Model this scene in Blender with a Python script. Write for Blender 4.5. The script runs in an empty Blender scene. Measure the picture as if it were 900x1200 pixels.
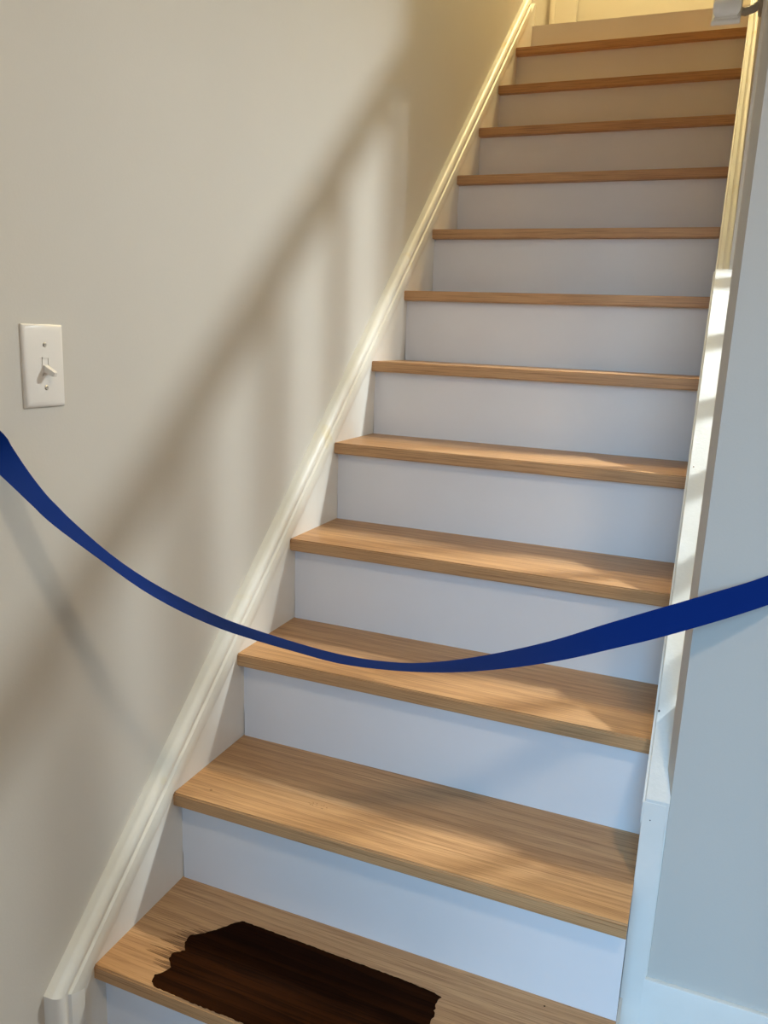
import bpy, bmesh, math, random
from mathutils import Vector, Matrix

random.seed(7)
SC = bpy.context.scene
COL = SC.collection

# ------------------------------------------------------------------ camera
cd = bpy.data.cameras.new('camera')
cam = bpy.data.objects.new('camera', cd)
COL.objects.link(cam)
SC.camera = cam
cd.sensor_fit = 'HORIZONTAL'
cd.sensor_width = 36.0
cd.lens = 934.65 / 900 * 36.0
cd.clip_start = 0.02
R_ = (0.927355, 0.371819, 0.041988)
U_ = (-0.117895, 0.183844, 0.975860)
F_ = (-0.355124, 0.909919, -0.214324)
cam.matrix_world = Matrix(((R_[0], U_[0], -F_[0], 0.8552), (R_[1], U_[1], -F_[1], -0.9166),
                           (R_[2], U_[2], -F_[2], 1.2742), (0, 0, 0, 1)))

# ------------------------------------------------------------------ world, daylight, exposure
wd = bpy.data.worlds.new('world')
SC.world = wd
wd.use_nodes = True
wd.node_tree.nodes['Background'].inputs[0].default_value = (0.62, 0.80, 1.0, 1)
wd.node_tree.nodes['Background'].inputs[1].default_value = 0.25
ld = bpy.data.lights.new('doorway_sky_offscreen', 'AREA')      # sky light coming in at the open front doorway
ld.shape = 'RECTANGLE'; ld.size = 4.8; ld.size_y = 8.0
ld.energy = 1650.0
ld.color = (0.30, 0.62, 1.0)
lo = bpy.data.objects.new('doorway_sky_offscreen', ld)
COL.objects.link(lo)
lo.location = (1.0, -9.2, 5.6)
lo.rotation_euler = Vector((0, 1, -.45)).to_track_quat('-Z', 'Z').to_euler()
vs = SC.view_settings
vs.view_transform = 'Standard'; vs.look = 'None'; vs.gamma = 1.0; vs.use_curve_mapping = False
vs.exposure = 0.05
LAMP_L = 1000.0         # radiance of the flush lamp in the foyer ceiling
ENTRY_L = 126.0         # radiance of the warm flush lamp inside the entrance
UPPER_L = 350.0        # radiance of the warm ceiling dome above the landing

# ------------------------------------------------------------------ dimensions (metres)
RISE, RUN, W = 0.2014, 0.22705, 0.842
SL = RISE / RUN
CS = 1 / math.hypot(1, SL)
OV, TH = 0.027, 0.028            # nosing overhang, tread thickness
def nose(y): return RISE + SL * y
WALLX = -0.02
ZC = 5.0                          # ceiling
ZL = 2.58                         # landing floor
YL = 12 * RUN + OV                # landing edge
LAMP = (1.85, 1.436)             # flush lamp beyond the low wall
ENTRY = (1.35, -.80)             # flush lamp inside the entrance
ZF = 2.395                        # foyer ceiling

TAPE = [
    ((-0.0118, -0.1355, 1.1163), (0.0089, 0.0151, 0.0107)),
    ((-0.0024, -0.1311, 1.1022), (0.0039, 0.0182, 0.0085)),
    ((0.0071, -0.1266, 1.0885), (0.0003, 0.0194, 0.0067)),
    ((0.0166, -0.122, 1.0749), (-0.0022, 0.0197, 0.0052)),
    ((0.0263, -0.1174, 1.0617), (-0.004, 0.0197, 0.0039)),
    ((0.036, -0.1128, 1.0487), (-0.0053, 0.0196, 0.0031)),
    ((0.0458, -0.1081, 1.0363), (-0.0061, 0.0194, 0.0025)),
    ((0.0557, -0.1034, 1.0246), (-0.0063, 0.0193, 0.0027)),
    ((0.0753, -0.0941, 1.0038), (-0.0074, 0.019, 0.0016)),
    ((0.1201, -0.0728, 0.9619), (-0.0091, 0.0184, -0.0004)),
    ((0.1662, -0.0509, 0.9244), (-0.0087, 0.0186, 0.0001)),
    ((0.2133, -0.0285, 0.8945), (-0.0085, 0.0186, 0.0006)),
    ((0.2613, -0.0057, 0.8696), (-0.0088, 0.0185, -0.0001)),
    ((0.31, 0.0174, 0.851), (-0.009, 0.0184, -0.0007)),
    ((0.3593, 0.0409, 0.8345), (-0.0091, 0.0183, -0.0013)),
    ((0.4092, 0.0646, 0.8196), (-0.009, 0.0184, -0.0013)),
    ((0.4596, 0.0885, 0.8109), (-0.009, 0.0183, -0.0021)),
    ((0.5102, 0.1126, 0.8072), (-0.0088, 0.0184, -0.002)),
    ((0.5609, 0.1367, 0.8097), (-0.0088, 0.0185, 0.0003)),
    ((0.6115, 0.1608, 0.817), (-0.0091, 0.0181, 0.003)),
    ((0.6622, 0.1849, 0.8275), (-0.0095, 0.0172, 0.0057)),
    ((0.7127, 0.2089, 0.8412), (-0.0102, 0.0157, 0.0084)),
    ((0.763, 0.2328, 0.8585), (-0.0102, 0.0132, 0.0118)),
    ((0.8133, 0.2567, 0.8752), (-0.0098, 0.0098, 0.0151)),
    ((0.8636, 0.2806, 0.8929), (-0.0095, 0.0074, 0.0166)),
    ((0.9138, 0.3044, 0.9113), (-0.0096, 0.0074, 0.0165)),
    ((0.9638, 0.3282, 0.9309), (-0.011, 0.0099, 0.0142)),
]
# ------------------------------------------------------------------ materials
def new_mat(name):
    m = bpy.data.materials.new(name); m.use_nodes = True
    nt = m.node_tree; b = nt.nodes['Principled BSDF']
    return m, nt, b

def node(nt, typ, **kw):
    n = nt.nodes.new(typ)
    for k, v in kw.items(): setattr(n, k, v)
    return n

def coords(nt, scale, rnd=0.0):
    tc = node(nt, 'ShaderNodeTexCoord')
    src = tc.outputs['Object']
    if rnd:
        oi = node(nt, 'ShaderNodeObjectInfo')
        ml = node(nt, 'ShaderNodeVectorMath', operation='SCALE')
        ml.inputs[0].default_value = (rnd, rnd * .7, rnd * 1.3)
        nt.links.new(oi.outputs['Random'], ml.inputs['Scale'])
        ad = node(nt, 'ShaderNodeVectorMath', operation='ADD')
        nt.links.new(src, ad.inputs[0]); nt.links.new(ml.outputs[0], ad.inputs[1])
        src = ad.outputs[0]
    mp = node(nt, 'ShaderNodeMapping'); mp.inputs['Scale'].default_value = scale
    nt.links.new(src, mp.inputs[0])
    return mp.outputs[0]

def ramp(nt, fac, stops):
    r = node(nt, 'ShaderNodeValToRGB')
    while len(r.color_ramp.elements) < len(stops): r.color_ramp.elements.new(0.5)
    for e, (p, c) in zip(r.color_ramp.elements, stops): e.position = p; e.color = (*c, 1)
    nt.links.new(fac, r.inputs[0]); return r.outputs[0]

def noise(nt, vec, scale, detail=4, rough=.55, dist=0):
    n = node(nt, 'ShaderNodeTexNoise')
    n.inputs['Scale'].default_value = scale; n.inputs['Detail'].default_value = detail
    n.inputs['Roughness'].default_value = rough; n.inputs['Distortion'].default_value = dist
    nt.links.new(vec, n.inputs['Vector']); return n.outputs['Fac']

def mix(nt, fac, a, b, mode='MIX'):
    n = node(nt, 'ShaderNodeMix', data_type='RGBA', blend_type=mode)
    for sock, v in ((n.inputs[0], fac), (n.inputs[6], a), (n.inputs[7], b)):
        if hasattr(v, 'is_linked'): nt.links.new(v, sock)
        elif isinstance(v, tuple): sock.default_value = (*v, 1)
        else: sock.default_value = v
    return n.outputs[2]

def bump(nt, b, h, strength, dist):
    n = node(nt, 'ShaderNodeBump'); n.inputs['Strength'].default_value = strength
    n.inputs['Distance'].default_value = dist
    nt.links.new(h, n.inputs['Height']); nt.links.new(n.outputs[0], b.inputs['Normal'])

def paint(name, c1, c2, scale=3.0, rough=.6, bs=.15, bscale=220, spots=None):
    m, nt, b = new_mat(name)
    v = coords(nt, (1, 1, 1), 3.0)
    col = ramp(nt, noise(nt, v, scale, 5), [(.3, c1), (.7, c2)])
    if spots:
        f = ramp(nt, noise(nt, v, spots[1], 3, .6), [(spots[2], (0, 0, 0)), (spots[2] + .06, (1, 1, 1))])
        col = mix(nt, f, col, spots[0])
    nt.links.new(col, b.inputs['Base Color'])
    b.inputs['Roughness'].default_value = rough
    bump(nt, b, noise(nt, v, bscale, 3), bs, .0015)
    return m

def flat(name, c, rough=.5, metal=0.0, emit=None, strength=0.0):
    m, nt, b = new_mat(name)
    v = coords(nt, (1, 1, 1), 2.0)
    nt.links.new(ramp(nt, noise(nt, v, 40, 2), [(.2, tuple(x * .96 for x in c)), (.8, c)]), b.inputs['Base Color'])
    b.inputs['Roughness'].default_value = rough; b.inputs['Metallic'].default_value = metal
    if emit:
        b.inputs['Emission Color'].default_value = (*emit, 1); b.inputs['Emission Strength'].default_value = strength
    return m

def oak(name, lo, mid, hi, rough=.42, lines=.34, spec=.35):
    m, nt, b = new_mat(name)
    cathedral = node(nt, 'ShaderNodeTexWave', wave_type='BANDS', bands_direction='DIAGONAL', wave_profile='SAW')
    nt.links.new(coords(nt, (.40, 9, 75), 9.0), cathedral.inputs['Vector'])
    cathedral.inputs['Scale'].default_value = 2.6; cathedral.inputs['Distortion'].default_value = 7.0
    cathedral.inputs['Detail'].default_value = 2.5; cathedral.inputs['Detail Scale'].default_value = .9
    fib = noise(nt, coords(nt, (3.0, 150, 150), 9.0), 2.2, 6, .7)
    broad = noise(nt, coords(nt, (1.3, 9, 9), 9.0), 1.6, 3)
    base = ramp(nt, broad, [(.28, mid), (.72, hi)])
    c1 = mix(nt, ramp(nt, cathedral.outputs['Fac'], [(.35, (0, 0, 0)), (.95, (lines,) * 3)]), base, lo)
    pores = ramp(nt, fib, [(.36, (.75,) * 3), (.52, (0, 0, 0))])
    c2 = mix(nt, pores, c1, lo)
    nt.links.new(c2, b.inputs['Base Color'])
    b.inputs['Roughness'].default_value = rough
    bump(nt, b, fib, .12, .0008)
    b.inputs['Specular IOR Level'].default_value = spec
    return m

M_WALL = paint('greige_wall_paint', (.562, .525, .466), (.592, .555, .496), 1.3, .62, .10, 260)
M_TRIM = paint('white_trim_paint', (.77, .735, .665), (.82, .795, .735), 7, .42, .12, 90)
M_MOULD = paint('brushed_cream_trim_paint', (.76, .715, .61), (.82, .795, .72), 9, .40, .3, 60, ((.76, .68, .47), 5.0, .60))
M_CAP = paint('speckled_white_cap_paint', (.745, .725, .67), (.785, .77, .725), 16, .45, .25, 120, ((.68, .63, .52), 140, .735))
M_RISER = paint('white_riser_paint', (.735, .715, .705), (.785, .765, .76), 2.6, .5, .06, 120)
M_OAK = oak('raw_oak', (.28, .132, .054), (.50, .272, .118), (.61, .36, .172))
M_STAIN = oak('dark_walnut_stain', (.005, .002, .001), (.014, .004, .001), (.034, .010, .002), .8, .5, .03)
M_STREAK = oak('thin_brown_stain', (.16, .075, .028), (.24, .12, .05), (.30, .16, .07), .4, .4)
M_TAPE = flat('blue_crepe_tape', (.001, .020, .15), .7)
M_TAPE.node_tree.nodes['Principled BSDF'].inputs['Specular IOR Level'].default_value = .06
M_PLATE = flat('ivory_white_plastic', (.80, .755, .70), .35)
M_SCREW = flat('painted_screw_metal', (.62, .58, .52), .35, .6)
M_SLOT = flat('dark_nail_mark', (.05, .045, .04), .7)  # plain dark tone for the small nail marks on cap and corner board
M_RAIL = flat('white_rail_paint', (.74, .73, .75), .4)
M_BRACKET = flat('grey_painted_bracket', (.40, .38, .35), .45)
M_DOOR = paint('cream_door_paint', (.74, .71, .63), (.78, .75, .67), 3, .45, .05, 120)
M_FLOOR = oak('foyer_floor_oak', (.16, .09, .04), (.26, .15, .07), (.33, .2, .1), .4)
M_CEIL = paint('white_ceiling_paint', (.76, .75, .73), (.80, .79, .77), 3, .8, .2, 180)
M_BRASS = flat('brushed_nickel', (.55, .53, .50), .3, .9)
M_GLOBE = flat('lit_white_diffuser', (.9, .9, .9), .3, 0, (.86, .96, 1.0), LAMP_L)
M_ENTRY = flat('lit_warm_diffuser', (.9, .9, .9), .3, 0, (1.0, .83, .60), ENTRY_L)
M_DOME = flat('lit_warm_dome', (.9, .9, .9), .3, 0, (1.0, .80, .38), UPPER_L)

# ------------------------------------------------------------------ helpers
def link(name, me, mat, parent=None):
    o = bpy.data.objects.new(name, me); COL.objects.link(o)
    if mat and not me.materials: me.materials.append(mat)
    if parent: o.parent = parent
    return o

def from_bm(name, bm, mat, parent=None, smooth=False):
    bmesh.ops.recalc_face_normals(bm, faces=bm.faces)
    me = bpy.data.meshes.new(name); bm.to_mesh(me); bm.free()
    if smooth:
        for p in me.polygons: p.use_smooth = True
        me.set_sharp_from_angle(angle=math.radians(35))
    return link(name, me, mat, parent)

def tag(o, label=None, cat=None, group=None, kind=None):
    if label: o['label'] = label
    if cat: o['category'] = cat
    if group: o['group'] = group
    if kind: o['kind'] = kind
    return o

def empty(name, loc=(0, 0, 0)):
    o = bpy.data.objects.new(name, None); COL.objects.link(o); o.location = loc
    o.empty_display_size = .05
    return o

def add_box(bm, lo, hi, bev=0.0, seg=2):
    r = bmesh.ops.create_cube(bm, size=1)
    for v in r['verts']:
        for i in range(3): v.co[i] = lo[i] if v.co[i] < 0 else hi[i]
    if bev:
        es = {e for v in r['verts'] for e in v.link_edges}
        bmesh.ops.bevel(bm, geom=list(es), offset=bev, segments=seg, affect='EDGES', profile=.5)

def box(name, lo, hi, mat, parent=None, bev=0.0, seg=2):
    bm = bmesh.new(); add_box(bm, lo, hi, bev, seg)
    return from_bm(name, bm, mat, parent, smooth=bev > 0)

def add_prism_x(bm, yz, x0, x1):
    """polygon in the y-z plane pushed out along x"""
    a = [bm.verts.new((x0, y, z)) for y, z in yz]
    b = [bm.verts.new((x1, y, z)) for y, z in yz]
    fs = [bm.faces.new(a), bm.faces.new(b[::-1])]
    n = len(yz)
    for i in range(n): fs.append(bm.faces.new((a[i], b[i], b[(i + 1) % n], a[(i + 1) % n])))
    return a, b

def add_prism_z(bm, xy, z0, z1):
    a = [bm.verts.new((x, y, z0)) for x, y in xy]
    b = [bm.verts.new((x, y, z1)) for x, y in xy]
    bm.faces.new(a[::-1]); bm.faces.new(b)
    n = len(xy)
    for i in range(n): bm.faces.new((a[i], a[(i + 1) % n], b[(i + 1) % n], b[i]))

def sweep(bm, rings, closed=True, caps=True):
    """rings: lists of points, joined ring to ring"""
    vr = [[bm.verts.new(p) for p in r] for r in rings]
    n = len(rings[0])
    for r0, r1 in zip(vr, vr[1:]):
        for i in range(n if closed else n - 1):
            bm.faces.new((r0[i], r0[(i + 1) % n], r1[(i + 1) % n], r1[i]))
    if caps and closed:
        bm.faces.new(vr[0][::-1]); bm.faces.new(vr[-1])

def tube(bm, pts, r, n=10):
    rings = []
    for i, p in enumerate(pts):
        p = Vector(p)
        t = (Vector(pts[min(i + 1, len(pts) - 1)]) - Vector(pts[max(i - 1, 0)])).normalized()
        a = t.orthogonal().normalized() if i == 0 else (a - t * a.dot(t)).normalized()
        b = t.cross(a)
        rr = r[i] if isinstance(r, (list, tuple)) else r
        rings.append([p + a * rr * math.cos(2 * math.pi * k / n) + b * rr * math.sin(2 * math.pi * k / n) for k in range(n)])
    sweep(bm, rings)

def lathe(bm, prof, c=(0, 0, 0), n=24):
    rings = [[(c[0] + r * math.cos(2 * math.pi * k / n), c[1] + r * math.sin(2 * math.pi * k / n), c[2] + z) for k in range(n)] for r, z in prof]
    sweep(bm, rings)

# ------------------------------------------------------------------ room shell
X_R = 3.0; Y_F = -1.75; Y_B = 3.9
tag(box('floor', (WALLX - .12, Y_F, -.05), (X_R, YL + .1, 0), M_FLOOR), 'brown wooden foyer floor at the foot of the stairs', kind='structure')
tag(box('floor', (-1.3, YL + .017, ZL - .25), (X_R, Y_B + .12, ZL), M_FLOOR), 'upper landing floor at the head of the stairs', kind='structure')
tag(box('ceiling', (-1.3, Y_F - .12, ZC), (X_R + .12, Y_B + .12, ZC + .1), M_CEIL), 'white ceiling over stairwell and landing', kind='structure')
bm = bmesh.new()                                   # ceiling of the lower level: over the foyer and the entrance, open above the stairs
add_box(bm, (.90, Y_F, ZF), (X_R, .41, ZL)); add_box(bm, (.94, .41, ZF), (X_R, YL + .017, ZL)); add_box(bm, (WALLX, Y_F, ZF), (.90, -.75, ZL))
tag(from_bm('ceiling', bm, M_CEIL), 'white lower ceiling over foyer and entrance', kind='structure')
tag(box('wall_left', (WALLX - .12, Y_F, 0), (WALLX, 2.80, ZC), M_WALL), 'greige painted wall along the left of the stairs', kind='structure')
tag(box('wall_landing', (-1.3, 2.68, ZL), (WALLX - .12, 2.80, ZC), M_WALL), 'greige wall closing the side of the landing', kind='structure')
tag(box('wall_side', (-1.42, 2.68, ZL), (-1.3, Y_B + .12, ZC), M_WALL), 'greige end wall of the landing', kind='structure')
tag(box('wall_far', (X_R, Y_F - .12, 0), (X_R + .12, Y_B + .12, ZC), M_WALL), 'greige far wall of the foyer', kind='structure')
tag(box('wall_back', (1.0, YL, 0), (X_R, YL + .12, ZL - .25), M_WALL), 'greige wall under the landing', kind='structure')
bm = bmesh.new()                                   # front wall with the open doorway
add_box(bm, (WALLX - .12, Y_F - .12, 0), (.50, Y_F, ZC))
add_box(bm, (1.45, Y_F - .12, 0), (X_R, Y_F, ZC))
add_box(bm, (.50, Y_F - .12, 2.06), (1.45, Y_F, ZC))
tag(from_bm('wall_front', bm, M_WALL), 'greige front wall with the open entrance doorway', kind='structure')

# landing wall with a flush door
dx0, dx1, dz = -.04, .76, ZL + 2.03
bm = bmesh.new()
add_box(bm, (-1.3, Y_B, ZL), (dx0, Y_B + .12, ZC))
add_box(bm, (dx1, Y_B, ZL), (X_R, Y_B + .12, ZC))
add_box(bm, (dx0, Y_B, dz), (dx1, Y_B + .12, ZC))
tag(from_bm('wall_upper', bm, M_WALL), 'wall across the landing holding the cream door', kind='structure')
door = tag(empty('door_1', (0, Y_B, ZL)), 'cream flush door at the head of the stairs', kind='structure')
box('door_slab', (dx0 + .004, .022, .008), (dx1 - .004, .062, 2.026), M_DOOR, door, .002)
for a, b in ((dx0 - .135, dx0 + .012), (dx1 - .012, dx1 + .12)):
    c = box('door_casing', (a, -.020, 0), (b, .012, 2.14), M_DOOR, door, .004)
    box('casing_bead', (a + .004, -.030, 0), (a + .032, -.019, 2.136), M_DOOR, c, .004)
box('door_casing', (dx0 - .135, -.020, 2.03), (dx1 + .12, .012, 2.15), M_DOOR, door, .004)
bm = bmesh.new()
rings = []
for r, q in ((.012, .022), (.012, -.012), (.026, -.02), (.030, -.035), (.022, -.05), (.004, -.054)):
    rings.append([(dx1 - .07 + r * math.cos(k * math.pi / 8), q, .95 + r * math.sin(k * math.pi / 8)) for k in range(16)])
sweep(bm, rings); from_bm('door_knob', bm, M_BRASS, door, True)

# near right wall: faces the camera, chamfered corner, white corner board and base board
bm = bmesh.new()
add_prism_z(bm, [(.882, .35), (2.3, .35), (2.3, .47), (.8725, .47), (.8725, .385)], 0, ZC)
tag(from_bm('wall_near', bm, M_WALL), 'grey wall standing right of the lower steps', kind='structure')
bm = bmesh.new(); add_box(bm, (.876, .342, 0), (1.5, .352, .222), .002)
t = tag(from_bm('baseboard_right', bm, M_TRIM, None, True), 'tall white baseboard along the foot of the grey wall', kind='structure')

# right wall of the upper flight
bm = bmesh.new()
add_box(bm, (.876, 1.385, 0), (1.0, YL + .02, ZC)); add_box(bm, (.876, .46, ZF - .004), (1.0, 1.39, ZC)); add_box(bm, (.876, -.75, ZF), (1.0, .36, ZC))
tag(from_bm('wall_right', bm, M_WALL), 'greige wall along the right of the upper steps', kind='structure')

# knee wall between the steps and the foyer, with the white sloping cap
CAPO = .05
y0, y1 = .352, 1.384
bm = bmesh.new()
add_prism_x(bm, [(y0, 0), (y1, 0), (y1, nose(y1) + CAPO - .045), (y0, nose(y0) + CAPO - .045)], W + .0005, .8815)
add_prism_x(bm, [(.47, 0), (y1, 0), (y1, nose(y1) + CAPO - .045), (.47, nose(.47) + CAPO - .045)], .8815, 1.03)
tag(from_bm('wall_knee', bm, M_TRIM), 'low white sloping wall between the lower steps and the foyer', kind='structure')
bm = bmesh.new()
def cap_piece(bm, xa, xb, ya, yb, bev):
    d = .045
    a, b = add_prism_x(bm, [(ya, nose(ya) + CAPO - d), (yb, nose(yb) + CAPO - d), (yb, nose(yb) + CAPO), (ya, nose(ya) + CAPO)], xa, xb)
    if bev:
        e = [x for x in bm.edges if {x.verts[0], x.verts[1]} == {a[2], a[3]}]
        bmesh.ops.bevel(bm, geom=e, offset=bev, segments=3, affect='EDGES')
cap_piece(bm, .8400, .8815, .343, 1.386, .005)
cap_piece(bm, .8815, 1.05, .47, 1.386, 0)
bmesh.ops.remove_doubles(bm, verts=bm.verts, dist=.00005)
cap_o = tag(from_bm('trim_cap', bm, M_CAP, None, True), 'white sloping cap on the low wall, striped by baluster shadows', kind='structure')
# corner board below the cap joint
zt = nose(.342) + CAPO - .004
bm = bmesh.new()
f = [(W, 0), (.8795, 0), (.8795, .40), (.8775, zt), (W - .0005, zt)]
va = [bm.verts.new((x, .3425, z)) for x, z in f]; vb = [bm.verts.new((x, .3525, z)) for x, z in f]
bm.faces.new(va); bm.faces.new(vb[::-1])
for i in range(5): bm.faces.new((va[i], vb[i], vb[(i + 1) % 5], va[(i + 1) % 5]))
bmesh.ops.bevel(bm, geom=[e for e in bm.edges if e.verts[0] in va and e.verts[1] in va], offset=.001, segments=1, affect='EDGES')
corner_o = tag(from_bm('trim_corner', bm, M_TRIM, None, True), 'white corner board under the end of the sloping cap', kind='structure')

# white skirt on the right of the upper flight
ya, yb = 1.384, YL + .02
sk = tag(empty('trim_skirt_right', (0, 0, 0)), 'cream skirt board climbing the right of the upper steps', kind='structure')
bm = bmesh.new()
a, b = add_prism_x(bm, [(ya, nose(ya) - .3), (yb, nose(yb) - .3), (yb, nose(yb) + .035), (ya, nose(ya) + .035)], .8435, .876)
e = [x for x in bm.edges if {x.verts[0], x.verts[1]} == {a[2], a[3]}]
bmesh.ops.bevel(bm, geom=e, offset=.006, segments=3, affect='EDGES')
from_bm('board', bm, M_MOULD, sk, True)
bm = bmesh.new()
def slope_rail(bm, prof, ya, yb):
    sweep(bm, [[(x, y, nose(y) + h) for x, h in prof] for y in (ya, yb)])
slope_rail(bm, [(.860, .030), (.860, .036), (.864, .041), (.870, .043), (.8765, .043), (.8765, .030)], ya, yb)
from_bm('bead', bm, M_MOULD, sk, True)

# left skirt board with its moulded cap and the plumb end piece
sk = tag(empty('trim_skirt_left', (0, 0, 0)), 'white skirt board with moulded cap running up the left wall', kind='structure')
yv, u0 = -.029, .006
def up(y): return nose(y) + u0 / CS
yt = YL + .03
bm = bmesh.new()
add_prism_x(bm, [(yv, 0), (yv, up(yv)), (yt, up(yt)), (yt, ZL - .2), (yt - .3, ZL - .5), (.25, 0)], WALLX, 0)
from_bm('board', bm, M_TRIM, sk)
PROF = [(-.001, -.02), (-.001, .004), (.003, .007), (.024, .0080), (.032, .007), (.035, .0025), (.039, .002), (.042, .005),
        (.048, .0068), (.054, .006), (.059, .003), (.063, -.002), (.064, -.006), (.064, -.02)]
# slope piece (mitred against the plumb piece, which runs down to the floor)
def off_pt(u):                    # mitre corner for an offset u
    y = yv - u
    return y, up(y) + u / CS
def ring_mitre(): return [(x, *off_pt(u)) for u, x in PROF]
def ring_floor(): return [(x, yv - u, 0) for u, x in PROF]
sdir = Vector((0, CS, SL * CS)); sn = Vector((0, -SL * CS, CS))
def ring_top():
    out = []
    for u, x in PROF:
        y = yt - .10
        out.append((x, y, up(y) + u / CS))
    return out
bm = bmesh.new(); sweep(bm, [ring_mitre(), ring_top()])
mo = from_bm('cap_moulding', bm, M_MOULD, sk, True)
bm = bmesh.new(); sweep(bm, [ring_floor(), ring_mitre()])
from_bm('plumb_moulding', bm, M_TRIM, sk, True)

# ------------------------------------------------------------------ the staircase
st = tag(empty('staircase', (0, 0, 0)), 'straight flight of raw oak treads with white painted risers', 'staircase')
bm = bmesh.new()
depth = RUN + OV + .012
add_box(bm, (-.001, 0, -TH), (W, depth, 0))
es = [e for e in bm.edges if all(abs(v.co.y) < 1e-6 for v in e.verts) and abs(e.verts[0].co.z - e.verts[1].co.z) < 1e-6]
bmesh.ops.bevel(bm, geom=es, offset=.0028, segments=3, affect='EDGES')
bmesh.ops.recalc_face_normals(bm, faces=bm.faces)
tread_me = bpy.data.meshes.new('tread'); bm.to_mesh(tread_me); bm.free()
for p in tread_me.polygons: p.use_smooth = True
tread_me.set_sharp_from_angle(angle=math.radians(30))
treads = []
for k in range(1, 13):
    o = link('tread', tread_me, M_OAK, st)
    o.location = (0, (k - 1) * RUN, k * RISE)
    treads.append(o)
for k in range(1, 14):
    y = (k - 1) * RUN + OV
    z0 = (k - 1) * RISE - .002
    z1 = k * RISE - TH + .002 if k < 13 else ZL - .001
    bm = bmesh.new()
    g = random.uniform(.0016, .0032)
    a = [(g if k > 1 else 0, z0), (W, z0), (W, z1), (0, z1), (0, z0 + random.uniform(.06, .10)), (g * .8, z0 + .05)]
    vf = [bm.verts.new((x, 0, z - z0)) for x, z in a]; vb = [bm.verts.new((x, .018, z - z0)) for x, z in a]
    bm.faces.new(vf); bm.faces.new(vb[::-1])
    for i in range(len(a)): bm.faces.new((vf[i], vb[i], vb[(i + 1) % len(a)], vf[(i + 1) % len(a)]))
    o = from_bm('riser', bm, M_RISER, st); o.location = (0, y, z0)
# thin white stringer closing the open ends of the first two steps
bm = bmesh.new()
add_prism_x(bm, [(-.005, 0), (.341, 0), (.341, RISE - .03), (-.005, RISE - .03)], W, W + .005)
tag(from_bm('trim_stringer', bm, M_TRIM), 'thin white stringer closing the open ends of the lowest steps', kind='structure')

# test patch of dark stain on the lowest tread: ragged outline, thin film
def ragged(pts, step, amp):
    out = []
    for (a, b, rough) in zip(pts, pts[1:] + pts[:1], [p[2] for p in pts]):
        a = Vector(a[:2]); b = Vector(b[:2]); n = max(1, int((b - a).length / step))
        d = (b - a).normalized(); nn = Vector((-d.y, d.x))
        for i in range(n):
            out.append(a.lerp(b, i / n) + nn * random.uniform(-1, 1) * amp * rough)
    return out
outl = [(.121, .005, .4), (.111, .012, 1), (.106, .026, 1), (.118, .040, 1), (.121, .050, .8), (.106, .066, 1), (.104, .078, 1), (.120, .092, .6),
        (.108, .108, 1), (.107, .126, 1), (.128, .142, .8), (.152, .170, .8), (.160, .184, .6), (.173, .197, .5), (.260, .1955, .5), (.338, .194, .5), (.442, .192, .5),
        (.506, .190, .5), (.553, .186, .8), (.568, .182, 2.2), (.562, .160, 2.2), (.566, .135, 2.2), (.570, .110, 2.2), (.566, .07, 2.2),
        (.571, .04, 2.0), (.566, .012, .6), (.50, .004, .5), (.34, .003, .5), (.19, .003, .5)]
pts = ragged(outl, .004, .0013)
bm = bmesh.new()
a = [bm.verts.new((p.x, p.y, -.0004)) for p in pts]; b = [bm.verts.new((p.x, p.y, .0005)) for p in pts]
bm.faces.new(b)
for i in range(len(a)): bm.faces.new((a[i], a[(i + 1) % len(a)], b[(i + 1) % len(a)], b[i]))
bmesh.ops.triangulate(bm, faces=[f for f in bm.faces if len(f.verts) > 4])
s = from_bm('stain_patch', bm, M_STAIN, treads[0]); s['label'] = 'dark walnut stain test patch with ragged edges'
bm = bmesh.new()
for i in range(70):
    y = random.uniform(.045, .150)
    xr = .125 + max(0, (y - .13)) * .9
    ln = random.uniform(.012, .070) * (1.0 if .06 < y < .12 else .7)
    h = random.uniform(.0005, .0014)
    ps = [(xr - ln, y, .0003), (xr - ln * .5, y + h, .0003), (xr, y + h, .0003), (xr, y - h, .0003), (xr - ln * .5, y - h, .0003)]
    lo_ = [bm.verts.new((x, yy, -.0004)) for x, yy, _ in ps]; hi_ = [bm.verts.new((x, yy, zz + .00002 * (i % 5))) for x, yy, zz in ps]
    bm.faces.new(hi_)
    for q in range(5): bm.faces.new((lo_[q], lo_[(q + 1) % 5], hi_[(q + 1) % 5], hi_[q]))
s = from_bm('brush_streaks', bm, M_STREAK, treads[0]); s['label'] = 'thin brown brush streaks beside the stain'; s['kind'] = 'stuff'

# small knots, specks and nail holes
def speck(name, loc, r, mat, parent, sx=1.6, slope=0.0, upright=False):
    bm = bmesh.new()
    n = 9
    for z in (0,):
        ring = []
        for k in range(n):
            a_ = 2 * math.pi * k / n; q = r * random.uniform(.75, 1.15)
            x, y = q * sx * math.cos(a_), q * math.sin(a_)
            ring.append((x, y * .0 - .0003, y) if upright else (x, y, .0004 + slope * y))
        top = [bm.verts.new(p) for p in ring]
        low = [bm.verts.new((p[0], p[1] + .0006, p[2]) if upright else (p[0], p[1], p[2] - .0008)) for p in ring]
        bm.faces.new(top)
        for k in range(n): bm.faces.new((top[k], low[k], low[(k + 1) % n], top[(k + 1) % n]))
    o = from_bm(name, bm, mat, parent); o.location = loc
    return o
speck('knot', (.059, .039, 0), .0026, M_STREAK, treads[1])
speck('knot', (.729, .236, 0), .0013, M_STAIN, treads[0], 1.2)
for i in range(14):
    speck('rust_speck', (.269 + random.uniform(-.022, .022), .079 + random.uniform(-.008, .008), 0), random.uniform(.0005, .0010), M_STREAK, treads[1], 1.3)
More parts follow.
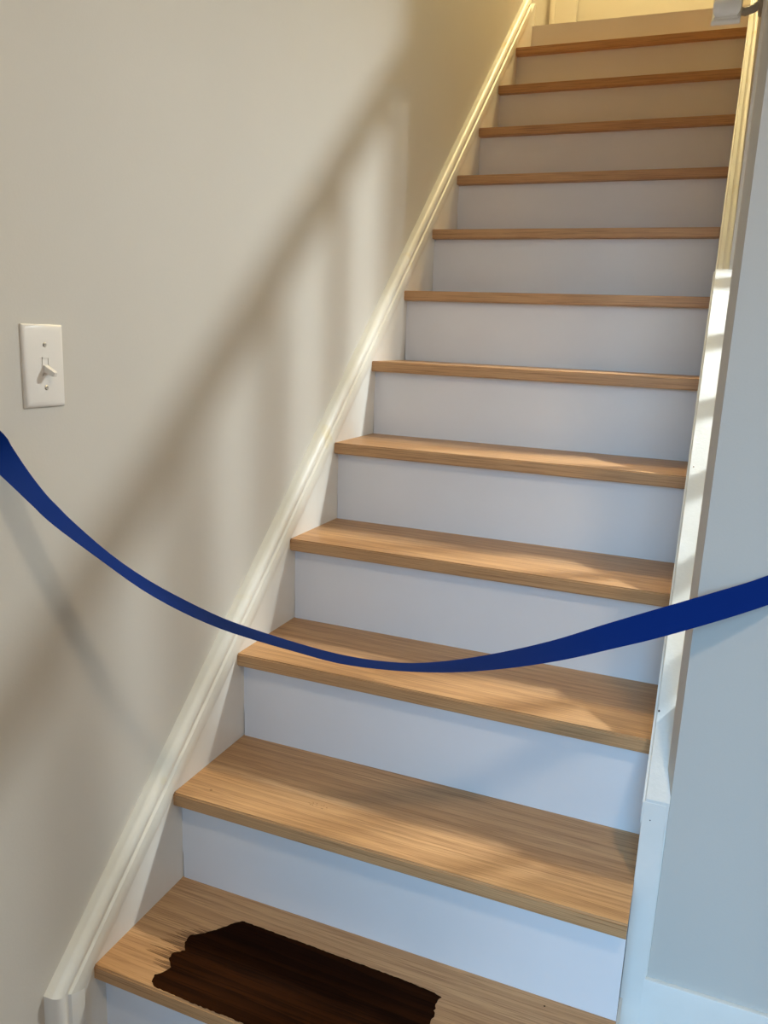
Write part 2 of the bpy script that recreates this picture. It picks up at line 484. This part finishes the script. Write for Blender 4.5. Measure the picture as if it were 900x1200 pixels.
speck('nail_hole', (.847, .460, nose(.460) + CAPO), .0016, M_SLOT, cap_o, 1.0, SL)
speck('nail_hole', (.852, .881, nose(.881) + CAPO), .0014, M_STREAK, cap_o, 1.0, SL)
speck('nail_hole', (.855, .3425, .519), .0012, M_SLOT, corner_o, 1.0, 0, True)

# ------------------------------------------------------------------ light switch
sw = tag(empty('light_switch', (WALLX, -.030, 1.2135)), 'ivory toggle light switch with one flipped lever on the left wall', 'light switch')
bm = bmesh.new()
hw, hh = .0375, .0575
rings = []
for d, x in ((0, -.0005), (0, .0022), (.0018, .0044), (.0045, .0056), (.0085, .0062)):
    rings.append([(x, -hw + d, -hh + d), (x, hw - d, -hh + d), (x, hw - d, hh - d), (x, -hw + d, hh - d)])
sweep(bm, rings)
from_bm('wall_plate', bm, M_PLATE, sw, True)
for z in (.030, -.030):
    bm = bmesh.new()
    for sg in (-1, 1):                             # two half heads with the real slot left open between them
        rings = [[(x, r * math.cos(k * math.pi / 9), z + sg * (.0004 + (r - .0004) * math.sin(k * math.pi / 9))) for k in range(10)] for r, x in ((.0034, .0058), (.0034, .0068), (.0026, .0076))]
        sweep(bm, rings)
    o = from_bm('screw', bm, M_SCREW, sw, True)
    box('slot', (.0050, -.0032, z - .0008), (.0062, .0032, z + .0008), M_SCREW, o)
bm = bmesh.new()
for lo, hi in (((.0055, -.0062, -.0125), (.0072, -.0048, .0125)), ((.0055, .0048, -.0125), (.0072, .0062, .0125)),
               ((.0055, -.0062, .0110), (.0072, .0062, .0125)), ((.0055, -.0062, -.0125), (.0072, .0062, -.0110))):
    add_box(bm, lo, hi)
from_bm('toggle_frame', bm, M_PLATE, sw)
box('toggle_recess', (.0055, -.0048, -.0110), (.0064, .0048, .0110), M_PLATE, sw)
bm = bmesh.new()
rings = []
for t, w, h in ((0, .0045, .0075), (.4, .0042, .0058), (.8, .0038, .0048), (.95, .0034, .0042), (1.0, .0025, .003)):
    cx, cz = .004 + .019 * t, -.001 - .0095 * t
    rings.append([(cx, -w, cz - h * .9), (cx, w, cz - h * .9), (cx + h * .5 * t, w, cz + h * .6), (cx + h * .5 * t, -w, cz + h * .6)])
sweep(bm, rings)
from_bm('toggle', bm, M_PLATE, sw, True)

# ------------------------------------------------------------------ wall handrail (its lower end shows at the top of the picture)
hr = tag(empty('wall_handrail', (.795, 1.42, nose(1.42) + .55)), 'white moulded handrail on a curved bracket beside the upper steps', 'handrail')
half = [(.0, .074), (.012, .0725), (.022, .068), (.029, .060), (.0325, .050), (.0325, .040), (.030, .032), (.027, .028), (.0255, .0265), (.0255, .0235),
        (.027, .0215), (.027, .019), (.029, .015), (.0325, .012), (.0335, .009), (.0335, 0)]
prof = half + [(-x, z) for x, z in half[::-1] if x > 0]
base = Vector((.795, 1.42, nose(1.42) + .55))
zr = 2.068 - base.z
L2 = 1.35
bm = bmesh.new()
sweep(bm, [[(x, y - SL * 0, zr + z * .92 + SL * y) for x, z in prof] for y in (0, L2)])
from_bm('rail', bm, M_RAIL, hr, True)
bm = bmesh.new()                                   # moulded return closing the lower end of the rail
rings = []
for x, z in half[::-1]:
    w = max(x, .003)
    rings.append([(-w, .004, zr + z * .92), (-w, -w + .012, zr + z * .92 - SL * .012), (w, -w + .012, zr + z * .92 - SL * .012), (w, .004, zr + z * .92)])
sweep(bm, rings)
from_bm('rail_return', bm, M_RAIL, hr, True)
for yb_ in (.085, 1.15):
    zz = zr + SL * yb_
    bm = bmesh.new()
    pth = [(0, yb_, zz + .004), (.006, yb_, zz - .010), (.022, yb_, zz - .020), (.042, yb_, zz - .024), (.062, yb_, zz - .018), (.079, yb_, zz - .006)]
    tube(bm, pth, [.011, .0105, .010, .010, .010, .012], 12)
    br = from_bm('bracket', bm, M_BRACKET, hr, True)
    bm = bmesh.new()
    rings = []
    for d, x in ((0, .0805), (0, .075), (.003, .0725), (.008, .0715)):
        rr = []
        for k in range(24):
            t = 2 * math.pi * k / 24
            c_, s_ = math.cos(t), math.sin(t)
            rr.append((x, yb_ + (.026 - d) * math.copysign(abs(c_) ** .6, c_), zz + .006 + (.042 - d) * math.copysign(abs(s_) ** .6, s_)))
        rings.append(rr)
    sweep(bm, rings); from_bm('mounting_plate', bm, M_BRACKET, br, True)

# ------------------------------------------------------------------ balustrade standing on the knee wall cap, beyond the grey wall
BX = .95
bal = tag(empty('stair_balustrade', (BX, .6, nose(.6) + CAPO)), 'white sloping handrail and square balusters on the capped low wall', 'balustrade')
bo = bal.location.copy()
def rel(x, y, z): return (x - bo.x, y - bo.y, z - bo.z)
RC = .772                        # rail centre above the nosing line
bm = bmesh.new()
pr = [(-.026, -.030), (-.030, -.012), (-.030, .012), (-.018, .030), (0, .034), (.018, .030), (.030, .012), (.030, -.012), (.026, -.030)]
sweep(bm, [[rel(BX + x, y, nose(y) + RC + z) for x, z in pr] for y in (.469, 1.386)])
from_bm('rail', bm, M_RAIL, bal, True)
for k in range(-2, 4):
    y = .895 + .152 * k
    h = .0155
    bm = bmesh.new()
    ring_b = [rel(BX + sx * h, y + sy * h, nose(y + sy * h) + CAPO - .002) for sx, sy in ((-1, -1), (1, -1), (1, 1), (-1, 1))]
    ring_t = [rel(BX + sx * h, y + sy * h, nose(y + sy * h) + RC - .02) for sx, sy in ((-1, -1), (1, -1), (1, 1), (-1, 1))]
    sweep(bm, [ring_b, ring_t])
    from_bm('baluster', bm, M_RAIL, bal)

# ------------------------------------------------------------------ lamps
def flush_lamp(kind, x, y, label, mat, f=1.0):
    r = tag(empty(kind + '_lamp_offscreen', (x, y, ZF)), label, 'ceiling lamp')
    bm = bmesh.new(); lathe(bm, [(.118 * f, .001), (.120 * f, -.010), (.112 * f, -.018), (.104 * f, -.018)], n=32); from_bm('rim', bm, M_RAIL, r, True)
    bm = bmesh.new(); lathe(bm, [(.104 * f, -.012), (.103 * f, -.019), (.094 * f, -.024), (.060 * f, -.027), (.004, -.028)], n=32); from_bm(kind + '_diffuser_offscreen', bm, mat, r, True)
flush_lamp('foyer', *LAMP, 'round white flush lamp on the foyer ceiling beyond the low wall', M_GLOBE, .82)
flush_lamp('entrance', *ENTRY, 'round warm flush lamp on the ceiling inside the entrance', M_ENTRY)

cl = tag(empty('landing_lamp_offscreen', (.55, 3.25, ZC)), 'warm glowing dome lamp on the ceiling above the landing', 'ceiling lamp')
bm = bmesh.new(); lathe(bm, [(.17, .001), (.175, -.015), (.165, -.03)]); from_bm('base_ring', bm, M_BRASS, cl, True)
bm = bmesh.new(); lathe(bm, [(.16, -.028), (.15, -.06), (.12, -.09), (.07, -.11), (.01, -.117)]); from_bm('landing_dome_offscreen', bm, M_DOME, cl, True)

# ------------------------------------------------------------------ blue painter's tape strung across the stairs
st_l = [((WALLX + .0006, -.215, 1.205), (0, .0152, .0137)), ((WALLX + .0008, -.165, 1.150), (0, .0152, .0137))]
st_r = [((1.020, .3485, .957), (-.004, .004, .0195)), ((1.10, .3492, .985), (-.006, 0, .0195))]
tp = st_l + TAPE + st_r
def cr(p0, p1, p2, p3, t):
    return .5 * ((2 * p1) + (-p0 + p2) * t + (2 * p0 - 5 * p1 + 4 * p2 - p3) * t * t + (-p0 + 3 * p1 - 3 * p2 + p3) * t ** 3)
C_ = [Vector(a) for a, _ in tp]; H_ = [Vector(h) for _, h in tp]
C2, H2 = [], []
for i in range(len(C_) - 1):
    g = lambda L, j: L[max(0, min(len(L) - 1, j))]
    for q in range(3):
        t = q / 3
        C2.append(cr(g(C_, i - 1), C_[i], C_[i + 1], g(C_, i + 2), t)); H2.append(cr(g(H_, i - 1), H_[i], H_[i + 1], g(H_, i + 2), t))
C2.append(C_[-1]); H2.append(H_[-1])
bm = bmesh.new()
rings = []
for i, (c, h) in enumerate(zip(C2, H2)):
    t = (C2[min(i + 1, len(C2) - 1)] - C2[max(i - 1, 0)]).normalized()
    n = t.cross(h).normalized() * .00012
    rings.append([c + h * s_ + n for s_ in (-1, -.5, 0, .5, 1)] + [c + h * s_ - n for s_ in (1, .5, 0, -.5, -1)])
sweep(bm, rings)
tag(from_bm('masking_tape', bm, M_TAPE, None, True), 'bright blue masking tape sagging across the stairs', 'tape')
